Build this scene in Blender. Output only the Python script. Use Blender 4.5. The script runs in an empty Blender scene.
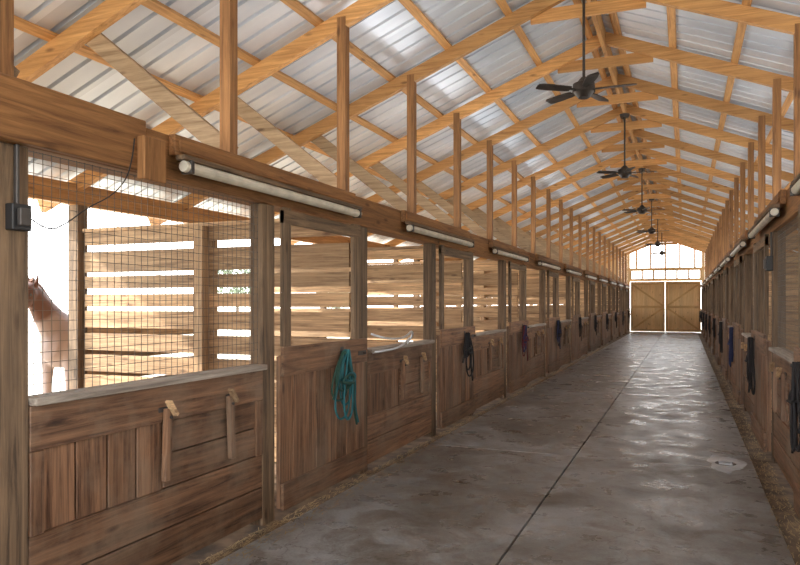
import bpy, math, random
from mathutils import Vector, Matrix
random.seed(7)
scene = bpy.context.scene
try:
    scene.view_settings.view_transform = 'Standard'
    scene.view_settings.look = 'None'
except Exception:
    pass

# ---------------------------------------------------------------- materials
def new_mat(name):
    m = bpy.data.materials.new(name); m.use_nodes = True
    nt = m.node_tree
    b = nt.nodes['Principled BSDF']
    return m, nt, b

def simple(name, col, rough=0.6, metal=0.0, emit=None, es=0):
    m, nt, b = new_mat(name)
    n = nt.nodes.new('ShaderNodeTexNoise'); n.inputs['Scale'].default_value = 9
    n.inputs['Detail'].default_value = 4
    tc = nt.nodes.new('ShaderNodeTexCoord'); nt.links.new(tc.outputs['Object'], n.inputs['Vector'])
    r = nt.nodes.new('ShaderNodeValToRGB')
    r.color_ramp.elements[0].position = .3; r.color_ramp.elements[1].position = .7
    r.color_ramp.elements[0].color = (*[c*.8 for c in col], 1)
    r.color_ramp.elements[1].color = (*[min(1, c*1.12) for c in col], 1)
    nt.links.new(n.outputs['Fac'], r.inputs['Fac']); nt.links.new(r.outputs['Color'], b.inputs['Base Color'])
    b.inputs['Roughness'].default_value = rough; b.inputs['Metallic'].default_value = metal
    return m

def wood(name, dark, light, axis, rough=.7, var=.35, bump=.35, stain=None, grime=.45):
    """streaky grain along axis, random tone per board"""
    m, nt, b = new_mat(name)
    N = nt.nodes.new; L = nt.links.new
    tc = N('ShaderNodeTexCoord'); geo = N('ShaderNodeNewGeometry'); oi = N('ShaderNodeObjectInfo')
    mp = N('ShaderNodeMapping')
    s = [18, 18, 18]; s[axis] = .9
    mp.inputs['Scale'].default_value = s
    mul = N('ShaderNodeMath'); mul.operation = 'MULTIPLY_ADD'; mul.inputs[1].default_value = 37.0
    mul2 = N('ShaderNodeMath'); mul2.operation = 'MULTIPLY'; mul2.inputs[1].default_value = 91.0
    L(oi.outputs['Random'], mul2.inputs[0]); L(geo.outputs['Random Per Island'], mul.inputs[0]); L(mul2.outputs[0], mul.inputs[2])
    comb = N('ShaderNodeCombineXYZ')
    for i in range(3): L(mul.outputs[0], comb.inputs[i])
    L(tc.outputs['Object'], mp.inputs['Vector'])
    add = N('ShaderNodeVectorMath'); add.operation = 'ADD'
    L(mp.outputs[0], add.inputs[0]); L(comb.outputs[0], add.inputs[1])
    n = N('ShaderNodeTexNoise'); n.inputs['Scale'].default_value = 1.6; n.inputs['Detail'].default_value = 8
    n.inputs['Roughness'].default_value = .7; n.inputs['Distortion'].default_value = .6
    L(add.outputs[0], n.inputs['Vector'])
    r = N('ShaderNodeValToRGB'); r.color_ramp.elements[0].position = .34; r.color_ramp.elements[1].position = .66
    r.color_ramp.elements[0].color = (*dark, 1); r.color_ramp.elements[1].color = (*light, 1)
    L(n.outputs['Fac'], r.inputs['Fac'])
    mr = N('ShaderNodeMapRange'); mr.inputs['To Min'].default_value = 1-var; mr.inputs['To Max'].default_value = 1+var
    wn = N('ShaderNodeTexWhiteNoise'); wn.noise_dimensions = '1D'; L(mul.outputs[0], wn.inputs['W'])
    L(wn.outputs['Value'], mr.inputs['Value'])
    hsv = N('ShaderNodeHueSaturation'); L(r.outputs['Color'], hsv.inputs['Color']); L(mr.outputs[0], hsv.inputs['Value'])
    n2 = N('ShaderNodeTexNoise'); n2.inputs['Scale'].default_value = 2.2; n2.inputs['Detail'].default_value = 8
    n2.inputs['Roughness'].default_value = .65
    L(tc.outputs['Object'], n2.inputs['Vector'])
    r2 = N('ShaderNodeValToRGB'); r2.color_ramp.elements[0].position = .45; r2.color_ramp.elements[1].position = .65
    L(n2.outputs['Fac'], r2.inputs['Fac'])
    mx = N('ShaderNodeMix'); mx.data_type = 'RGBA'
    L(r2.outputs['Color'], mx.inputs['Factor']); L(hsv.outputs['Color'], mx.inputs['A'])
    mm = N('ShaderNodeMix'); mm.data_type = 'RGBA'; mm.inputs['Factor'].default_value = grime
    L(hsv.outputs['Color'], mm.inputs['A'])
    mm.inputs['B'].default_value = (*(stain or tuple((a+c)/2 for a, c in zip(dark, light))), 1)
    L(mm.outputs['Result'], mx.inputs['B'])
    mp2 = N('ShaderNodeMapping'); s2 = [7, 7, 7]; s2[axis] = 2.4; mp2.inputs['Scale'].default_value = s2
    L(tc.outputs['Object'], mp2.inputs['Vector'])
    add2 = N('ShaderNodeVectorMath'); add2.operation = 'ADD'; L(mp2.outputs[0], add2.inputs[0]); L(comb.outputs[0], add2.inputs[1])
    v = N('ShaderNodeTexVoronoi'); v.inputs['Scale'].default_value = 1.0; L(add2.outputs[0], v.inputs['Vector'])
    r3 = N('ShaderNodeValToRGB'); r3.color_ramp.elements[0].position = .06; r3.color_ramp.elements[1].position = .16
    r3.color_ramp.elements[0].color = (.35, .3, .28, 1); r3.color_ramp.elements[1].color = (1, 1, 1, 1)
    L(v.outputs['Distance'], r3.inputs['Fac'])
    mk = N('ShaderNodeMix'); mk.data_type = 'RGBA'; mk.blend_type = 'MULTIPLY'; mk.inputs['Factor'].default_value = .8
    L(mx.outputs['Result'], mk.inputs['A']); L(r3.outputs['Color'], mk.inputs['B'])
    L(mk.outputs['Result'], b.inputs['Base Color'])
    b.inputs['Roughness'].default_value = rough
    bp = N('ShaderNodeBump'); bp.inputs['Strength'].default_value = bump; bp.inputs['Distance'].default_value = .008
    L(n.outputs['Fac'], bp.inputs['Height']); L(bp.outputs[0], b.inputs['Normal'])
    return m

D1, D2 = (.065, .029, .015), (.35, .185, .098)
M = {}
for i, ax in enumerate('XYZ'):
    M['dark'+ax] = wood('aged_brown_wood_'+ax, D1, D2, i, rough=.55, var=.34, stain=(.31, .225, .155), grime=.55)
    M['post'+ax] = wood('grey_brown_post_wood_'+ax, (.050, .032, .020), (.27, .175, .10), i, var=.2)
    M['pine'+ax] = wood('orange_pine_'+ax, (.38, .170, .050), (.74, .40, .145), i, rough=.6, var=.28, bump=.12)
    M['plank'+ax] = wood('tan_plank_'+ax, (.20, .11, .055), (.70, .47, .26), i, var=.42)
    M['brace'+ax] = wood('grey_tan_brace_'+ax, (.22, .14, .075), (.50, .36, .22), i, var=.2)
    M['beam'+ax] = wood('header_wood_'+ax, (.13, .054, .018), (.42, .20, .070), i, var=.15)
    M['door'+ax] = wood('new_door_wood_'+ax, (.74, .48, .22), (.93, .69, .38), i, var=.08)
    M['frame'+ax] = wood('door_frame_wood_'+ax, (.56, .33, .13), (.80, .52, .24), i, var=.10)
M['sill'] = wood('worn_sill_wood', (.20, .16, .13), (.52, .45, .37), 1, var=.1)
M['black'] = simple('dark_bronze_metal', (.050, .038, .030), .4, .3)
M['iron'] = simple('dull_iron', (.10, .09, .085), .5, .6)
M['wire'] = simple('galvanised_wire', (.14, .12, .10), .5, .3)
M['chrome'] = simple('bright_steel', (.75, .78, .82), .3, .6)
M['tube'] = simple('off_white_track', (.74, .69, .58), .35, .0)
M['plastic'] = simple('black_plastic', (.02, .02, .022), .45)
M['wet'] = simple('wet_patch', (.78, .82, .86), .12, .0)

def metal_roof():
    m, nt, b = new_mat('galvalume_roof_metal'); N = nt.nodes.new; L = nt.links.new
    tc = N('ShaderNodeTexCoord'); mp = N('ShaderNodeMapping'); mp.inputs['Scale'].default_value = (.5, 1.1, .5)
    L(tc.outputs['Object'], mp.inputs['Vector'])
    n = N('ShaderNodeTexNoise'); n.inputs['Scale'].default_value = 1.2; n.inputs['Detail'].default_value = 5
    L(mp.outputs[0], n.inputs['Vector'])
    r = N('ShaderNodeValToRGB'); r.color_ramp.elements[0].position = .3; r.color_ramp.elements[1].position = .7
    r.color_ramp.elements[0].color = (.56, .60, .66, 1); r.color_ramp.elements[1].color = (.86, .88, .91, 1)
    L(n.outputs['Fac'], r.inputs['Fac'])
    # each 1 m wide sheet has its own tone
    sx = N('ShaderNodeSeparateXYZ'); L(tc.outputs['Object'], sx.inputs[0])
    fl = N('ShaderNodeMath'); fl.operation = 'FLOOR'; L(sx.outputs['Y'], fl.inputs[0])
    wn = N('ShaderNodeTexWhiteNoise'); wn.noise_dimensions = '1D'; L(fl.outputs[0], wn.inputs['W'])
    mr = N('ShaderNodeMapRange'); mr.inputs['To Min'].default_value = .82; mr.inputs['To Max'].default_value = 1.08; L(wn.outputs['Value'], mr.inputs['Value'])
    hs = N('ShaderNodeHueSaturation'); L(r.outputs['Color'], hs.inputs['Color']); L(mr.outputs[0], hs.inputs['Value'])
    L(hs.outputs['Color'], b.inputs['Base Color'])
    b.inputs['Metallic'].default_value = .4; b.inputs['Roughness'].default_value = .36
    return m
M['roof'] = metal_roof()

def concrete():
    m, nt, b = new_mat('worn_concrete'); N = nt.nodes.new; L = nt.links.new
    tc = N('ShaderNodeTexCoord')
    def noise(sc, d, rgh=.6, dist=0):
        n = N('ShaderNodeTexNoise'); n.inputs['Scale'].default_value = sc; n.inputs['Detail'].default_value = d
        n.inputs['Roughness'].default_value = rgh; n.inputs['Distortion'].default_value = dist
        L(tc.outputs['Object'], n.inputs['Vector']); return n
    def ramp(n, p0, c0, p1, c1, out='Fac'):
        r = N('ShaderNodeValToRGB'); r.color_ramp.elements[0].position = p0; r.color_ramp.elements[1].position = p1
        r.color_ramp.elements[0].color = (*c0, 1); r.color_ramp.elements[1].color = (*c1, 1)
        L(n.outputs[out], r.inputs['Fac']); return r
    def mulmix(a, b_, fac):
        x = N('ShaderNodeMix'); x.data_type = 'RGBA'; x.blend_type = 'MULTIPLY'; x.inputs['Factor'].default_value = fac
        L(a, x.inputs['A']); L(b_, x.inputs['B']); return x.outputs['Result']
    a = ramp(noise(.8, 10, .68, .6), .38, (.17, .155, .135), .62, (.40, .41, .42))
    s = ramp(noise(2.3, 9, .72, 1.2), .40, (.52, .42, .32), .54, (1, 1, 1))
    g = ramp(noise(60, 4), .3, (.78, .78, .78), .7, (1.1, 1.1, 1.1))
    sp = ramp(noise(11, 6, .6), .60, (1, 1, 1), .70, (.55, .47, .39))
    v = N('ShaderNodeTexVoronoi'); v.feature = 'DISTANCE_TO_EDGE'; v.inputs['Scale'].default_value = .38
    nd = noise(1.4, 5); vm = N('ShaderNodeVectorMath'); vm.operation = 'ADD'
    L(tc.outputs['Object'], vm.inputs[0]); L(nd.outputs['Color'], vm.inputs[1]); L(vm.outputs[0], v.inputs['Vector'])
    cr = ramp(v, .0, (.35, .3, .26), .004, (1, 1, 1), 'Distance')
    c = mulmix(a.outputs[0], s.outputs[0], .75); c = mulmix(c, g.outputs[0], 1); c = mulmix(c, sp.outputs[0], .55); c = mulmix(c, cr.outputs[0], .7)
    L(c, b.inputs['Base Color'])
    rr = N('ShaderNodeMapRange'); rr.inputs['From Min'].default_value = .35; rr.inputs['From Max'].default_value = .65
    rr.inputs['To Min'].default_value = .22; rr.inputs['To Max'].default_value = .48
    L(noise(3, 5).outputs['Fac'], rr.inputs['Value']); L(rr.outputs[0], b.inputs['Roughness'])
    bp = N('ShaderNodeBump'); bp.inputs['Strength'].default_value = .35; bp.inputs['Distance'].default_value = .01
    L(noise(14, 8).outputs['Fac'], bp.inputs['Height']); L(bp.outputs[0], b.inputs['Normal'])
    return m
M['concrete'] = concrete()

def ground_mat(name, c0, c1, sc):
    m, nt, b = new_mat(name); N = nt.nodes.new; L = nt.links.new
    tc = N('ShaderNodeTexCoord'); n = N('ShaderNodeTexNoise'); n.inputs['Scale'].default_value = sc; n.inputs['Detail'].default_value = 9
    L(tc.outputs['Object'], n.inputs['Vector'])
    r = N('ShaderNodeValToRGB'); r.color_ramp.elements[0].position = .35; r.color_ramp.elements[1].position = .65
    r.color_ramp.elements[0].color = (*c0, 1); r.color_ramp.elements[1].color = (*c1, 1)
    L(n.outputs['Fac'], r.inputs['Fac']); L(r.outputs['Color'], b.inputs['Base Color']); b.inputs['Roughness'].default_value = .95
    bp = N('ShaderNodeBump'); bp.inputs['Strength'].default_value = .5; bp.inputs['Distance'].default_value = .02
    L(n.outputs['Fac'], bp.inputs['Height']); L(bp.outputs[0], b.inputs['Normal'])
    return m
M['dirt'] = ground_mat('stall_dirt', (.06, .038, .022), (.22, .14, .08), 6)
M['grass'] = ground_mat('dry_pasture', (.48, .45, .36), (.64, .59, .48), 1.2)
M['leaf'] = ground_mat('leaves', (.10, .13, .08), (.22, .25, .17), 3)
M['straw'] = simple('straw', (.44, .31, .15), .8)

# ---------------------------------------------------------------- mesh builder
class MB:
    def __init__(s, flip=1): s.v = []; s.f = []; s.m = []; s.ml = []; s.flip = flip
    def mi(s, mat):
        mat = M[mat]
        if mat not in s.ml: s.ml.append(mat)
        return s.ml.index(mat)
    def add(s, vs, fs, mat):
        o = len(s.v); i = s.mi(mat)
        for v in vs: s.v.append((v[0]*s.flip, v[1], v[2]))
        for f in fs:
            f = [o+k for k in f]
            if s.flip < 0: f = f[::-1]
            s.f.append(f); s.m.append(i)
    def box(s, x0, x1, y0, y1, z0, z1, mat):
        vs = [(x0,y0,z0),(x1,y0,z0),(x1,y1,z0),(x0,y1,z0),(x0,y0,z1),(x1,y0,z1),(x1,y1,z1),(x0,y1,z1)]
        s.add(vs, [(0,3,2,1),(4,5,6,7),(0,1,5,4),(1,2,6,5),(2,3,7,6),(3,0,4,7)], mat)
    def beam(s, p, q, w, h, mat, up=(0,0,1)):
        p = Vector(p); q = Vector(q); d = (q-p).normalized()
        side = d.cross(Vector(up))
        if side.length < 1e-4: side = Vector((1,0,0))
        side.normalize(); u = side.cross(d).normalized()
        a = side*w/2; b = u*h/2
        vs = [p-a-b, p+a-b, p+a+b, p-a+b, q-a-b, q+a-b, q+a+b, q-a+b]
        s.add([tuple(v) for v in vs], [(0,1,2,3),(7,6,5,4),(4,5,1,0),(5,6,2,1),(6,7,3,2),(7,4,0,3)], mat)
    def cyl(s, p, q, r, mat, n=14, r2=None):
        p = Vector(p); q = Vector(q); d = (q-p).normalized(); r2 = r if r2 is None else r2
        a = d.orthogonal().normalized(); b = d.cross(a)
        vs = []
        for c, rr in ((p, r), (q, r2)):
            for i in range(n):
                t = 2*math.pi*i/n; vs.append(tuple(c + (a*math.cos(t)+b*math.sin(t))*rr))
        fs = [(i, (i+1)%n, n+(i+1)%n, n+i) for i in range(n)]
        fs += [tuple(range(n))[::-1], tuple(range(n, 2*n))]
        s.add(vs, fs, mat)
    def mesh(s, name):
        me = bpy.data.meshes.new(name); me.from_pydata(s.v, [], s.f)
        for m in s.ml: me.materials.append(m)
        me.polygons.foreach_set('material_index', s.m); me.update(); return me
    def obj(s, name, loc=(0,0,0), bevel=0, parent=None):
        return place(s.mesh(name), name, loc, bevel, parent)
def place(me, name, loc=(0,0,0), bevel=0, parent=None):
    o = bpy.data.objects.new(name, me); o.location = loc; scene.collection.objects.link(o)
    if bevel:
        b = o.modifiers.new('bevel', 'BEVEL'); b.width = bevel; b.segments = 1; b.limit_method = 'ANGLE'
    if parent: o.parent = parent
    return o

def curve_obj(name, splines, r, mat, loc=(0,0,0), parent=None, cyc=False):
    cu = bpy.data.curves.new(name, 'CURVE'); cu.dimensions = '3D'; cu.bevel_depth = r; cu.bevel_resolution = 2
    for pts in splines:
        sp = cu.splines.new('NURBS'); sp.points.add(len(pts)-1); sp.order_u = 3
        for i, p in enumerate(pts): sp.points[i].co = (*p, 1)
        sp.use_endpoint_u = not cyc; sp.use_cyclic_u = cyc
    cu.materials.append(mat)
    o = bpy.data.objects.new(name, cu); o.location = loc; scene.collection.objects.link(o)
    if parent: o.parent = parent
    return o

# ---------------------------------------------------------------- dimensions
XL, XR, XC = -2.84, .83, -1.005
Y0, YE = -3.2, 41.15
L_ = 3.66
RID, PIT = 5.27, .40
XO = 5.47       # outer wall offset from centre
def roofz(off): return RID - PIT*abs(off)

# ---------------------------------------------------------------- ground and floor
g = MB(); g.box(-150, 150, -120, 220, -.30, -.05, 'grass'); g.obj('ground')
g = MB(); g.box(XC-XO-.1, XC+XO+.1, Y0-1, YE+.2, -.049, -.02, 'dirt'); g.obj('floor_dirt')
f = MB()
ys = [Y0-1, 1.9, 7.4, 12.9, 18.4, 23.9, 29.4, 34.9, YE-.05]
for a, b in zip(ys[:-1], ys[1:]):
    f.box(-2.66, -1.062, a+.003, b-.003, -.019, .015, 'concrete')
    f.box(-1.050, .62, a+.003, b-.003, -.019, .015, 'concrete')
f.obj('floor', bevel=.004)

# ---------------------------------------------------------------- roof
def rib_profile():
    y = Y0-.6; out = []
    while y < YE+.6:
        out += [(y, 0), (y+.185, 0), (y+.192, .042), (y+.228, .042), (y+.235, 0)]
        y += .25
    return out
prof = rib_profile()
for nm, sgn in (('left', -1), ('right', 1)):
    r = MB(); vs = []; n = len(prof)
    for k, off in enumerate((0.0, XO+.65)):
        for (y, h) in prof:
            vs.append((XC+sgn*off, y, roofz(off)+h))
    fs = []
    for i in range(n-1):
        q = (i, i+1, n+i+1, n+i)
        fs.append(q if sgn < 0 else q[::-1])
    r.add(vs, fs, 'roof')
    r.obj('ceiling_roof_metal_'+nm)
p = MB()
for sgn in (-1, 1):
    for off in (.18, .86, 1.58, 2.30, 3.02, 3.74, 4.46, 5.18, 5.9):
        z = roofz(off)
        yy = Y0-.5
        p.beam((XC+sgn*off, yy, z-.024), (XC+sgn*off, YE+.5, z-.024), .085, .04, 'pineY', up=(sgn*PIT, 0, 1))
p.obj('roof_purlins')
rb = MB(); rb.box(XC-.025, XC+.025, Y0-.4, YE+.4, RID-.27, RID-.03, 'pineY'); rb.obj('ridge_beam')

# trusses
t = MB()
def raf(off): return roofz(off)-.045-.08
for sgn in (-1, 1):
    t.beam((sgn*.0, 0, raf(0)), (sgn*(XO+.55), 0, raf(XO+.55)), .075, .15, 'pineX')
    po = 2.05
    t.box(sgn*po-.045, sgn*po+.045, -.045, .045, 2.602, raf(po)+.02, 'beamZ')
    t.beam((sgn*(po+.03), .075, 2.69), (sgn*3.45, .075, raf(3.45)+.0), .06, .14, 'braceX')
    t.beam((sgn*(XO-.03), .065, 2.99), (sgn*(XO-.75), .065, raf(XO-.75)-.03), .04, .09, 'pineX')
t.box(-.62, .62, .04, .08, RID-.50, RID-.36, 'pineX')
tm = t.mesh('roof_truss')
for k in range(-4, 21):
    o = place(tm, 'roof_truss', (XC, 4.22+1.83*k, 0))

# ---------------------------------------------------------------- stall parts
def panel_mesh(s, ylen):
    b = MB(s); y1 = ylen
    b.box(-.05, 0, 0, y1, .04, .26, 'darkY')
    b.box(-.052, -.003, 0, y1, .268, .50, 'darkY')
    b.box(-.075, -.062, 0, y1, .05, 1.1, 'darkY')
    ym = y1*.47; n = 4; w = (ym-.08)/n
    for i in range(n):
        b.box(-.06, -.020+random.uniform(-.004, .004), .08+i*w+.005, .08+(i+1)*w-.005, .50, .905, 'darkZ')
    for za, zb in ((.506, .70), (.708, .898)):
        b.box(-.05, -.010+random.uniform(-.004, .004), ym+.005, y1-.08, za, zb, 'darkY')
    b.box(-.055, .004, 0, y1, .90, 1.115, 'darkY')
    for yy in (0.0, y1-.08):
        b.box(-.02, .006, yy, yy+.08, .502, .898, 'darkZ')
    b.box(-.09, .045, -.0, y1, 1.118, 1.155, 'sill')
    for yy, lean in ((y1*.46, .02), (y1*.79, -.02)):
        b.beam((.028, yy, .56), (.028, yy+lean, .98), .050, .035, 'darkZ', up=(1, 0, 0))
        b.cyl((0, yy+lean*.9, .93), (.06, yy+lean*.9, .93), .010, 'iron', 8)
        b.beam((.058, yy+lean-.035, 1.03), (.058, yy+lean+.03, .94), .022, .045, 'plankY', up=(1, 0, 0))
        b.box(.004, .012, yy-.04, yy+.06, .96, .99, 'iron')
    return b.mesh('stall_front_panel')
def door_mesh(s, w=1.48):
    b = MB(s)
    n = 8; ww = w/n
    b.box(.002, .018, 0.01, w-.01, .06, 1.2, 'darkZ')
    for i in range(n):
        b.box(.02, .043+random.uniform(-.004, .004), i*ww+.004, (i+1)*ww-.004, .06, 1.2, 'darkZ')
    b.box(.045, .075, 0, w, 1.05, 1.27, 'darkY')
    b.box(.045, .075, 0, w, .05, .25, 'darkY')
    b.box(.022, .060, .03, .13, 1.272, 2.32, 'postZ')
    b.box(.022, .060, w-.25, w-.12, 1.272, 2.32, 'postZ')
    b.box(.018, .062, 0.03, w-.12, 2.20, 2.30, 'postY')
    b.box(.076, .081, w*.62, w*.66, .95, 1.22, 'iron')
    b.cyl((.07, w*.64, 1.17), (.13, w*.64, 1.18), .008, 'iron', 8)
    b.box(.076, .083, w*.86, w*.97, 1.12, 1.16, 'iron'); b.cyl((.08, w*.93, 1.14), (.11, w*.93, 1.14), .012, 'iron', 8)
    return b.mesh('sliding_stall_door')
def post_mesh(s, w, z=2.325, d=.11):
    b = MB(s); b.box(-d, 0, 0, w, -.03, z, 'postZ'); return b.mesh('stall_post')
def track_mesh(s):
    b = MB(s)
    b.box(.002, .05, 0, 2.45, 2.475, 2.60, 'beamY')
    b.box(.050, .062, 0.03, 2.42, 2.50, 2.585, 'beamY')
    b.box(.052, .12, 0, 2.45, 2.445, 2.475, 'postY')
    b.cyl((.092, .02, 2.41), (.092, 2.43, 2.41), .034, 'tube', 12)
    for yy in (.05, 2.38):
        b.box(.05, .13, yy, yy+.03, 2.37, 2.45, 'iron')
    return b.mesh('door_track')
def partition_mesh(s):
    b = MB(s); z = .0; depth = 3.52
    rnd = random.Random(3)
    while z < 2.32:
        h = rnd.choice([.14, .14, .19, .19, .235])
        if z+h > 2.40: h = 2.40-z
        b.box(-depth, -.152, .02+rnd.uniform(-.004, .004), .058, z+.0, z+h, 'plankX')
        z += h + (rnd.uniform(.04, .085) if z > .5 else .012)
    b.box(-1.90, -1.79, .062, .17, -.02, 2.40, 'plankZ')
    b.box(-1.90, -1.79, -.09, .016, -.02, 2.40, 'plankZ')
    b.box(-depth, -.152, -.005, .085, 2.405, 2.445, 'plankX')
    return b.mesh('stall_partition')

def rope_splines(rnd, n=4):
    sp = []
    for i in range(n):
        w = rnd.uniform(.09, .19); l = rnd.uniform(.30, .68); c = rnd.uniform(-.12, .14); x = .10+.014*i
        sp.append([(x, 0, 0), (x+.01, c*.4-w*.7, -l*.3), (x, c-w, -l*.75), (x, c-w*.3, -l), (x+.01, c+w*.7, -l*.9),
                   (x, c+w, -l*.5), (x, c*.5+w*.5, -l*.15), (x, .01, .005)])
    sp.append([(.11, .02, .0), (.13, .09, -.18), (.115, .20, -.3), (.12, .16, -.5), (.12, .24, -.66)])
    sp.append([(.11, -.02, .0), (.13, -.12, -.12), (.125, -.16, -.3), (.12, -.22, -.38)])
    sp.append([(.13, -.12, -.24), (.17, .0, -.29), (.15, .14, -.24), (.14, .09, -.19), (.15, -.08, -.22), (.16, -.1, -.26), (.17, .08, -.27)])
    return sp
RM = [simple('teal_rope', (.025, .15, .17), .8), simple('black_rope', (.018, .016, .018), .8),
      simple('navy_rope', (.02, .03, .10), .8), simple('green_rope', (.02, .07, .05), .8), simple('red_rope', (.14, .02, .03), .8)]

for side, X, s in (('left', XL, 1), ('right', XR, -1)):
    pm = panel_mesh(s, 1.84); dm = door_mesh(s); p1 = post_mesh(s, .165); p2 = post_mesh(s, .15); tk = track_mesh(s); pt = partition_mesh(s)
    for k in range(-2, 10):
        y = 4.33 + L_*k
        first = (k == -1)
        place(p1, 'stall_post', (X, y, 0), .006)
        if first and s == 1:
            place(post_mesh(s, .23), 'stall_post', (X, 2.148, 0), .006)
            place(panel_mesh(s, 1.948), 'stall_front_panel', (X, 2.381, 0), .004)
        else:
            place(p2, 'stall_post', (X, y+1.667, 0), .006)
            place(pm, 'stall_front_panel', (X, y+1.819, 0), .004)
            place(dm, 'sliding_stall_door', (X, y+.17, 0), .004)
        if not (s == 1 and k < 0): place(tk, 'door_track', (X, y-1.0, 0), .003)
        place(pt, 'stall_partition', (X, y+1.70-(.1 if first and s == 1 else 0), 0))
        if k >= 0:
            rnd = random.Random(k*3+s)
            sp = [[(q[0]*s, q[1], q[2]) for q in l] for l in rope_splines(rnd)]
            curve_obj('lead_rope', sp, .009 if k == 0 else .011, RM[0] if (k == 0 and s == 1) else RM[2 if k == 2 else 1], (X, y+.17+1.48*.64, 1.19))
            if s == 1 and k in (0, 2, 3):
                sp = [[(q[0]*s+.015, q[1], q[2]) for q in l] for l in rope_splines(random.Random(77+k), 2)]
                curve_obj('lead_rope', sp, .009, RM[{0: 3, 2: 4, 3: 2}[k]], (X, y+.17+1.48*.60, 1.18))
    place(p1, 'stall_post', (X, YE-.22, 0))
    h = MB(s)
    yb = Y0
    for ye in [3.15, 8.3, 13.8, 19.3, 24.8, 30.3, 35.8, YE-.06]:
        h.box(-.20, -.002, yb, ye-.004, 2.33, 2.60, 'beamY'); yb = ye
    h.obj('header_beam', (X, 0, 0), bevel=.006)

h = MB(); h.box(0.0, .045, Y0, 3.10, 2.332, 2.62, 'beamY'); h.box(.046, .10, 3.02, 3.20, 2.28, 2.52, 'beamZ')
h.obj('header_face_board', (XL, 0, 0), bevel=.006)

# wire mesh screens
def screen(s, ylen):
    b = MB(s); n = int(ylen/.05)
    for i in range(n+1):
        y = .003+(ylen-.006)*i/n; b.box(-.041, -.0385, y-.0013, y+.0013, 1.16, 2.325, 'wire')
    m = int(1.17/.05)
    for i in range(m+1):
        z = 1.16+1.16*i/m; b.box(-.0385, -.036, .002, ylen-.002, z-.0013, z+.0013, 'wire')
    return b.mesh('wire_mesh_screen')
place(screen(1, 1.945), 'wire_mesh_screen', (XL, 2.382, 0))
place(screen(-1, 1.83), 'wire_mesh_screen', (XR, 6.155, 0))

# ---------------------------------------------------------------- outer walls (slatted, open above)
for nm, sgn in (('left', -1), ('right', 1)):
    w = MB(); X = XC+sgn*XO
    w.box(X-.045, X+.045, Y0, YE, 2.72, 2.96, 'pineY')
    k = -3
    while True:
        y = 4.33+L_*k+1.74
        if y > YE: break
        if y > Y0-.1:
            w.box(X-.07, X+.07, y-.07, y+.07, -.05, 2.72, 'postZ')
        a = max(y, Y0)+.07; b_ = min(y+2.2, YE-.05)
        if b_ > a:
            w.box(X-.05, X+.05, b_, b_+.1, -.05, 2.72, 'postZ')
            z = 0
            while z < 1.25:
                w.box(X-.02, X+.02, a, b_, z, z+.19, 'plankY'); z += .19+(.03 if z < .5 else .06)
        k += 1
    w.obj('wall_'+nm)

# ---------------------------------------------------------------- end wall, gable window, doors
e = MB()
for s_ in (-1, 1):
    n = 24; x0 = 1.84
    for i in range(n):
        a = x0+(XO-x0)*i/n; b_ = x0+(XO-x0)*(i+1)/n
        xa, xb = sorted((XC+s_*a, XC+s_*b_))
        e.box(xa+.002, xb-.002, YE, YE+.04, -.05, roofz(b_)-.06, 'doorZ')
e.box(XC-1.9, XC+1.9, YE-.04, YE+.05, 2.80, 2.95, 'doorX')
e.obj('wall_back')
gw = MB()
gw.box(XC-2.0, XC+2.0, YE-.06, YE+.06, 3.38, 3.54, 'frameX')
for i in range(-3, 4):
    x = XC+i*.6
    gw.box(x-.05, x+.05, YE-.05, YE+.05, 2.95, 3.38, 'frameZ')
for i in range(-2, 3):
    x = XC+i*.75
    gw.box(x-.05, x+.05, YE-.05, YE+.05, 3.54, roofz(i*.75)-.08, 'frameZ')
gw.obj('window_1')
def barn_door(name, x0, x1):
    d = MB(); y = YE-.12; n = 10; w = (x1-x0)/n
    for i in range(n): d.box(x0+i*w+.001, x0+(i+1)*w-.001, y, y+.03, .03, 2.78, 'doorZ')
    d.box(x0, x1, y+.031, y+.04, .03, 2.78, 'doorX')
    for z in (.03, 1.32, 2.62): d.box(x0, x1, y-.03, y, z, z+.13, 'frameX')
    for x in (x0, x1-.11): d.box(x, x+.11, y-.031, y-.001, .16, 2.62, 'frameZ')
    for za, zb in ((.16, 1.32), (1.45, 2.62)):
        zz = (za, zb) if za < 1 else (zb, za)
        if x0 > XC: zz = zz[::-1]
        d.beam((x0+.1, y-.018, zz[0]), (x1-.1, y-.018, zz[1]), .03, .09, 'frameX')
    d.obj(name)
barn_door('door_1', XC-1.80, XC-.01); barn_door('door_2', XC+.01, XC+1.80)

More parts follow.
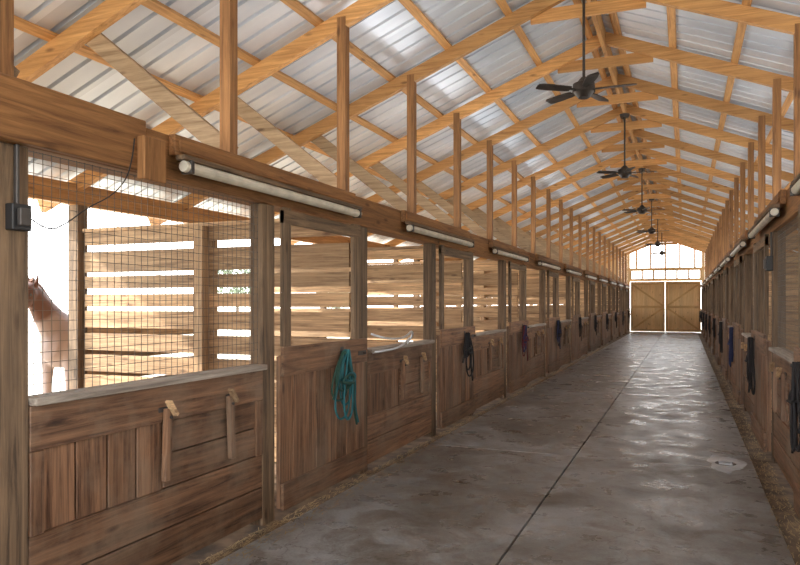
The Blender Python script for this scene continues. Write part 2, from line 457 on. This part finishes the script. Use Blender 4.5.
# ---------------------------------------------------------------- ceiling fans
fm = MB()
fm.cyl((0, 0, RID-.34), (0, 0, RID-.275), .07, 'black', 20, .09)
fm.cyl((0, 0, 4.05), (0, 0, RID-.30), .015, 'black', 12)
fm.cyl((0, 0, 4.00), (0, 0, 4.07), .09, 'black', 24, .03)
fm.cyl((0, 0, 3.91), (0, 0, 4.00), .12, 'black', 28, .115)
fm.cyl((0, 0, 3.85), (0, 0, 3.91), .06, 'black', 24, .11)
for i in range(5):
    a = 2*math.pi*i/5+.0; c, s_ = math.cos(a), math.sin(a); ux, uy = c, s_; vx, vy = -s_, c
    fm.beam((ux*.09, uy*.09, 3.935), (ux*.19, uy*.19, 3.935), .04, .012, 'black')
    prof_b = [(.16, .04), (.22, .055), (.40, .064), (.50, .06), (.54, .04)]
    top = []
    for zz in (.005, -.005):
        for rr, ww in prof_b: top.append((ux*rr-vx*ww, uy*rr-vy*ww, 3.935-.010+zz))
        for rr, ww in prof_b[::-1]: top.append((ux*rr+vx*ww, uy*rr+vy*ww, 3.935+.010+zz))
    n = 10
    fs = [tuple(range(n)), tuple(range(n, 2*n))[::-1]] + [(i2, n+i2, n+(i2+1) % n, (i2+1) % n) for i2 in range(n)]
    fm.add(top, fs, 'black')
fme = fm.mesh('ceiling_fan')
for k in range(6):
    place(fme, 'ceiling_fan', (XC, 7.7+5.49*k, -.05 if k == 0 else 0))

# ---------------------------------------------------------------- small things
b = MB(); b.box(0, .05, -.05, .05, 1.93, 2.05, 'plastic'); b.box(.05, .075, -.03, .03, 1.95, 2.03, 'iron'); b.box(0, .025, -.009, .009, 2.05, 2.325, 'iron')
b.obj('electrical_outlet_box', (XL+.001, 2.30, 0), bevel=.004)
curve_obj('power_cord', [[(0.06, 2.33, 1.99), (.09, 2.40, 1.93), (.10, 2.5, 1.98), (.07, 2.66, 2.08), (.055, 2.85, 2.17), (.05, 2.98, 2.32), (.05, 3.0, 2.5)]], .0035, M['plastic'], (XL, 0, 0))
b = MB(-1); b.box(0, .06, -.06, .06, 1.93, 2.08, 'plastic'); b.box(.06, .08, -.03, .03, 1.95, 2.05, 'iron'); b.box(0.002, .02, -.012, .012, 2.08, 2.325, 'iron')
b.obj('electrical_outlet_box', (XR-.001, 8.07, 0), bevel=.004)
curve_obj('gate_latch_bar', [[(.02, 6.18, 1.30), (.10, 6.2, 1.27), (.12, 6.5, 1.235), (.12, 6.85, 1.24), (.12, 7.02, 1.31), (.11, 7.08, 1.24), (.05, 7.05, 1.16)],
                            [(.03, 6.2, 1.12), (.12, 6.35, 1.13), (.12, 6.75, 1.15), (.10, 7.0, 1.22)]], .011, M['chrome'], (XL, 0, 0))
# drain with wet patch
b = MB(); n = 40; ring = []
rw = random.Random(5)
for i in range(n):
    a = 2*math.pi*i/n; rr = .25*(1+.14*math.sin(3*a+1)+.08*math.sin(7*a)+rw.uniform(-.05, .05)); ring.append((math.cos(a)*rr*.66, math.sin(a)*rr*1.5, .0185))
b.add(ring, [tuple(range(n))], 'wet')
b.cyl((0, 0, .0151), (0, 0, .022), .10, 'iron', 28, .095)
for i in range(-2, 3): b.box(-.06, .06, i*.03-.006, i*.03+.006, .022, .026, 'chrome')
b.obj('drain_cover', (.37, 7.6, 0))
# straw litter
for lft in (True, False):
    b = MB()
    for i in range(3800 if lft else 2600):
        if lft: x = random.choice([min(-2.80+abs(random.gauss(0, .07)), -2.5), random.uniform(-2.82, -2.5)])
        else: x = random.choice([max(.79-abs(random.gauss(0, .07)), .6), random.uniform(.60, .80)])
        y = 2+random.random()**1.6*26; a = random.uniform(0, math.pi); l = random.uniform(.015, .05); w = .0026
        z = .017 if -2.66 < x < .62 else -.018
        dx, dy = math.cos(a)*l*.4, math.sin(a)*l; px, py = -math.sin(a)*w, math.cos(a)*w
        zz = z+random.uniform(0, .008)
        b.add([(x-dx-px, y-dy-py, zz), (x+dx-px, y+dy-py, zz+.003), (x+dx+px, y+dy+py, zz+.003), (x-dx+px, y-dy+py, zz)], [(0, 1, 2, 3)], 'straw')
    b.obj('straw_litter')

# ---------------------------------------------------------------- horse outside first stall
def horse_mat():
    m, nt, bb = new_mat('pinto_coat'); N = nt.nodes.new; L = nt.links.new
    tc = N('ShaderNodeTexCoord'); n = N('ShaderNodeTexNoise'); n.inputs['Scale'].default_value = 1.1
    L(tc.outputs['Object'], n.inputs['Vector'])
    sx = N('ShaderNodeSeparateXYZ'); L(tc.outputs['Object'], sx.inputs[0])
    ad = N('ShaderNodeMath'); ad.operation = 'MULTIPLY_ADD'; ad.inputs[1].default_value = .9; L(sx.outputs['Z'], ad.inputs[0]); L(n.outputs['Fac'], ad.inputs[2])
    r = N('ShaderNodeValToRGB'); r.color_ramp.elements[0].position = .0; r.color_ramp.elements[1].position = 1
    mr = N('ShaderNodeMapRange'); mr.inputs['From Min'].default_value = 1.76; mr.inputs['From Max'].default_value = 1.84
    L(ad.outputs[0], mr.inputs['Value']); L(mr.outputs[0], r.inputs['Fac'])
    r.color_ramp.elements[0].color = (.25, .18, .155, 1); r.color_ramp.elements[1].color = (.10, .035, .016, 1)
    L(r.outputs['Color'], bb.inputs['Base Color']); bb.inputs['Roughness'].default_value = .6
    return m
M['horse'] = horse_mat(); M['mane'] = simple('mane_hair', (.16, .07, .04), .8); M['hoof'] = simple('hoof', (.06, .05, .04), .6)
hb = MB()
def loft(mb, pts, mat, n=16):
    vs = []; P = [Vector(q[0]) for q in pts]
    for i, (c, rx, rv) in enumerate(pts):
        d = (P[min(i+1, len(P)-1)]-P[max(i-1, 0)]).normalized()
        a = Vector((1, 0, 0)); bvec = d.cross(a).normalized(); a = bvec.cross(d).normalized()
        for j in range(n):
            t_ = 2*math.pi*j/n; vs.append(tuple(P[i]+a*math.cos(t_)*rx+bvec*math.sin(t_)*rv))
    m_ = len(pts); fs = [(i*n+j, i*n+(j+1) % n, (i+1)*n+(j+1) % n, (i+1)*n+j) for i in range(m_-1) for j in range(n)]
    fs += [tuple(range(n))[::-1], tuple(range((m_-1)*n, m_*n))]
    mb.add(vs, fs, mat)
loft(hb, [((0, .88, 1.22), .06, .08), ((0, .80, 1.20), .20, .24), ((0, .55, 1.20), .28, .32), ((0, .15, 1.16), .28, .32), ((0, -.25, 1.13), .27, .34), ((0, -.55, 1.16), .23, .33), ((0, -.74, 1.18), .15, .24), ((0, -.80, 1.18), .05, .1)], 'horse', 20)
loft(hb, [((0, -.45, 1.22), .16, .30), ((0, -.68, 1.40), .13, .22), ((0, -.86, 1.60), .10, .165), ((0, -1.0, 1.76), .085, .135), ((0, -1.06, 1.83), .06, .09)], 'horse')
loft(hb, [((0, -.97, 1.84), .05, .07), ((0, -1.07, 1.78), .10, .13), ((0, -1.20, 1.65), .09, .12), ((0, -1.34, 1.49), .065, .085), ((0, -1.44, 1.37), .06, .075), ((0, -1.49, 1.31), .035, .045)], 'horse')
for s_ in (-1, 1):
    loft(hb, [((s_*.055, -1.0, 1.86), .028, .03), ((s_*.065, -1.0, 1.94), .03, .02), ((s_*.07, -1.0, 2.02), .006, .006)], 'horse', 8)
    loft(hb, [((s_*.15, -.52, 1.10), .09, .15), ((s_*.16, -.54, .82), .065, .08), ((s_*.16, -.55, .56), .05, .055), ((s_*.16, -.55, .48), .05, .055), ((s_*.16, -.55, .22), .032, .035), ((s_*.16, -.57, .10), .04, .045), ((s_*.16, -.60, .0), .055, .065)], 'horse')
    loft(hb, [((s_*.15, .62, 1.15), .13, .24), ((s_*.16, .58, .90), .10, .17), ((s_*.16, .70, .66), .055, .08), ((s_*.16, .78, .54), .045, .065), ((s_*.16, .74, .28), .034, .04), ((s_*.16, .71, .10), .042, .046), ((s_*.16, .68, .0), .055, .065)], 'horse')
ho = hb.obj('horse')
rm = ho.modifiers.new('remesh', 'REMESH'); rm.mode = 'VOXEL'; rm.voxel_size = .022; rm.use_smooth_shade = True
sm = ho.modifiers.new('smooth', 'SMOOTH'); sm.iterations = 4
det = MB()
loft(det, [((0, .86, 1.34), .03, .03), ((0, .98, 1.2), .05, .05), ((0, 1.02, .9), .06, .06), ((0, 1.0, .6), .03, .03)], 'mane', 10)
loft(det, [((0, -1.02, 1.93), .025, .03), ((0, -.90, 1.82), .03, .06), ((0, -.72, 1.63), .03, .07), ((0, -.5, 1.47), .02, .04)], 'mane', 10)
for s_ in (-1, 1): det.cyl((s_*.085, -1.14, 1.74), (s_*.10, -1.14, 1.74), .018, 'hoof', 10)
for (x, y) in ((-.16, -.60), (.16, -.60), (-.16, .68), (.16, .68)): det.cyl((x, y, -.003), (x, y, .07), .068, 'hoof', 14, .055)
det.obj('mane_tail_and_hooves', parent=ho)
ho.location = (-7.42, 7.10, -.047); ho.rotation_euler = (0, 0, math.radians(10))

# ---------------------------------------------------------------- trees outside
M['bark'] = simple('bark', (.14, .10, .08), .9)
def tree(x, y, hgt, seed):
    rnd = random.Random(seed); b = MB()
    b.cyl((0, 0, -.05), (0, 0, hgt*.6), .22, 'bark', 10, .10)
    for i in range(5):
        a = rnd.uniform(0, 6.28); b.cyl((0, 0, hgt*(.3+.06*i)), (math.cos(a)*hgt*.25, math.sin(a)*hgt*.25, hgt*(.5+.07*i)), .07, 'bark', 6, .03)
    for i in range(1800):
        while True:
            p_ = Vector((rnd.uniform(-1, 1), rnd.uniform(-1, 1), rnd.uniform(-1, 1)))
            if .35 < p_.length < 1: break
        c = Vector((p_.x*hgt*.38, p_.y*hgt*.38, hgt*.55+p_.z*hgt*.42))
        u = Vector((rnd.gauss(0, 1), rnd.gauss(0, 1), rnd.gauss(0, 1))).normalized(); v_ = u.orthogonal().normalized(); r_ = rnd.uniform(.12, .28)
        b.add([tuple(c-u*r_), tuple(c+v_*r_*.5), tuple(c+u*r_), tuple(c-v_*r_*.5)], [(0, 1, 2, 3)], 'leaf')
    b.obj('tree', (x, y, 0))
for i, (x, y, h_) in enumerate([(-34, 66, 6.5), (-48, 68, 8), (26, 48, 8), (6, 78, 7), (-42, 6, 7)]):
    tree(x, y, h_, i)

# ---------------------------------------------------------------- light
w = bpy.data.worlds.new('sky'); scene.world = w; w.use_nodes = True
bg = w.node_tree.nodes['Background']
N = w.node_tree.nodes.new; Lw = w.node_tree.links.new
tc = N('ShaderNodeTexCoord'); sx = N('ShaderNodeSeparateXYZ'); Lw(tc.outputs['Generated'], sx.inputs[0])
rp = N('ShaderNodeValToRGB'); rp.color_ramp.elements[0].position = 0; rp.color_ramp.elements[1].position = .6
rp.color_ramp.elements[0].color = (1, .995, .975, 1); rp.color_ramp.elements[1].color = (.80, .89, 1, 1)
Lw(sx.outputs['Z'], rp.inputs['Fac']); Lw(rp.outputs['Color'], bg.inputs['Color'])
bg.inputs['Strength'].default_value = 7.0
su = bpy.data.lights.new('sun', 'SUN'); su.energy = 13; su.angle = math.radians(1.5); su.color = (1, .93, .83)
so = bpy.data.objects.new('sun', su); scene.collection.objects.link(so)
so.rotation_euler = Vector((.80, .25, -.60)).to_track_quat('-Z', 'Y').to_euler()
# added fill lights, not barn fixtures, above the header beams to brighten the roof
for X in (XL-.10, XR+.10):
    for k in range(-3, 20):
        al = bpy.data.lights.new('roof_fill_light', 'AREA'); al.shape = 'RECTANGLE'; al.size = .14; al.size_y = 1.0
        al.energy = 9; al.color = (.91, .95, 1)
        ao = bpy.data.objects.new('roof_fill_light', al); scene.collection.objects.link(ao)
        ao.location = (X, 4.22+.915+1.83*k, 2.64); ao.rotation_euler = (math.pi, 0, 0)

# ---------------------------------------------------------------- camera
cd = bpy.data.cameras.new('camera'); cam = bpy.data.objects.new('camera', cd); scene.collection.objects.link(cam)
cam.location = (0, 0, 1.6); cam.rotation_euler = (math.radians(90), 0, math.radians(22.15))
cd.sensor_width = 36; cd.lens = 31.5; cd.shift_y = .0256; cd.clip_start = .05; cd.clip_end = 500
scene.camera = cam
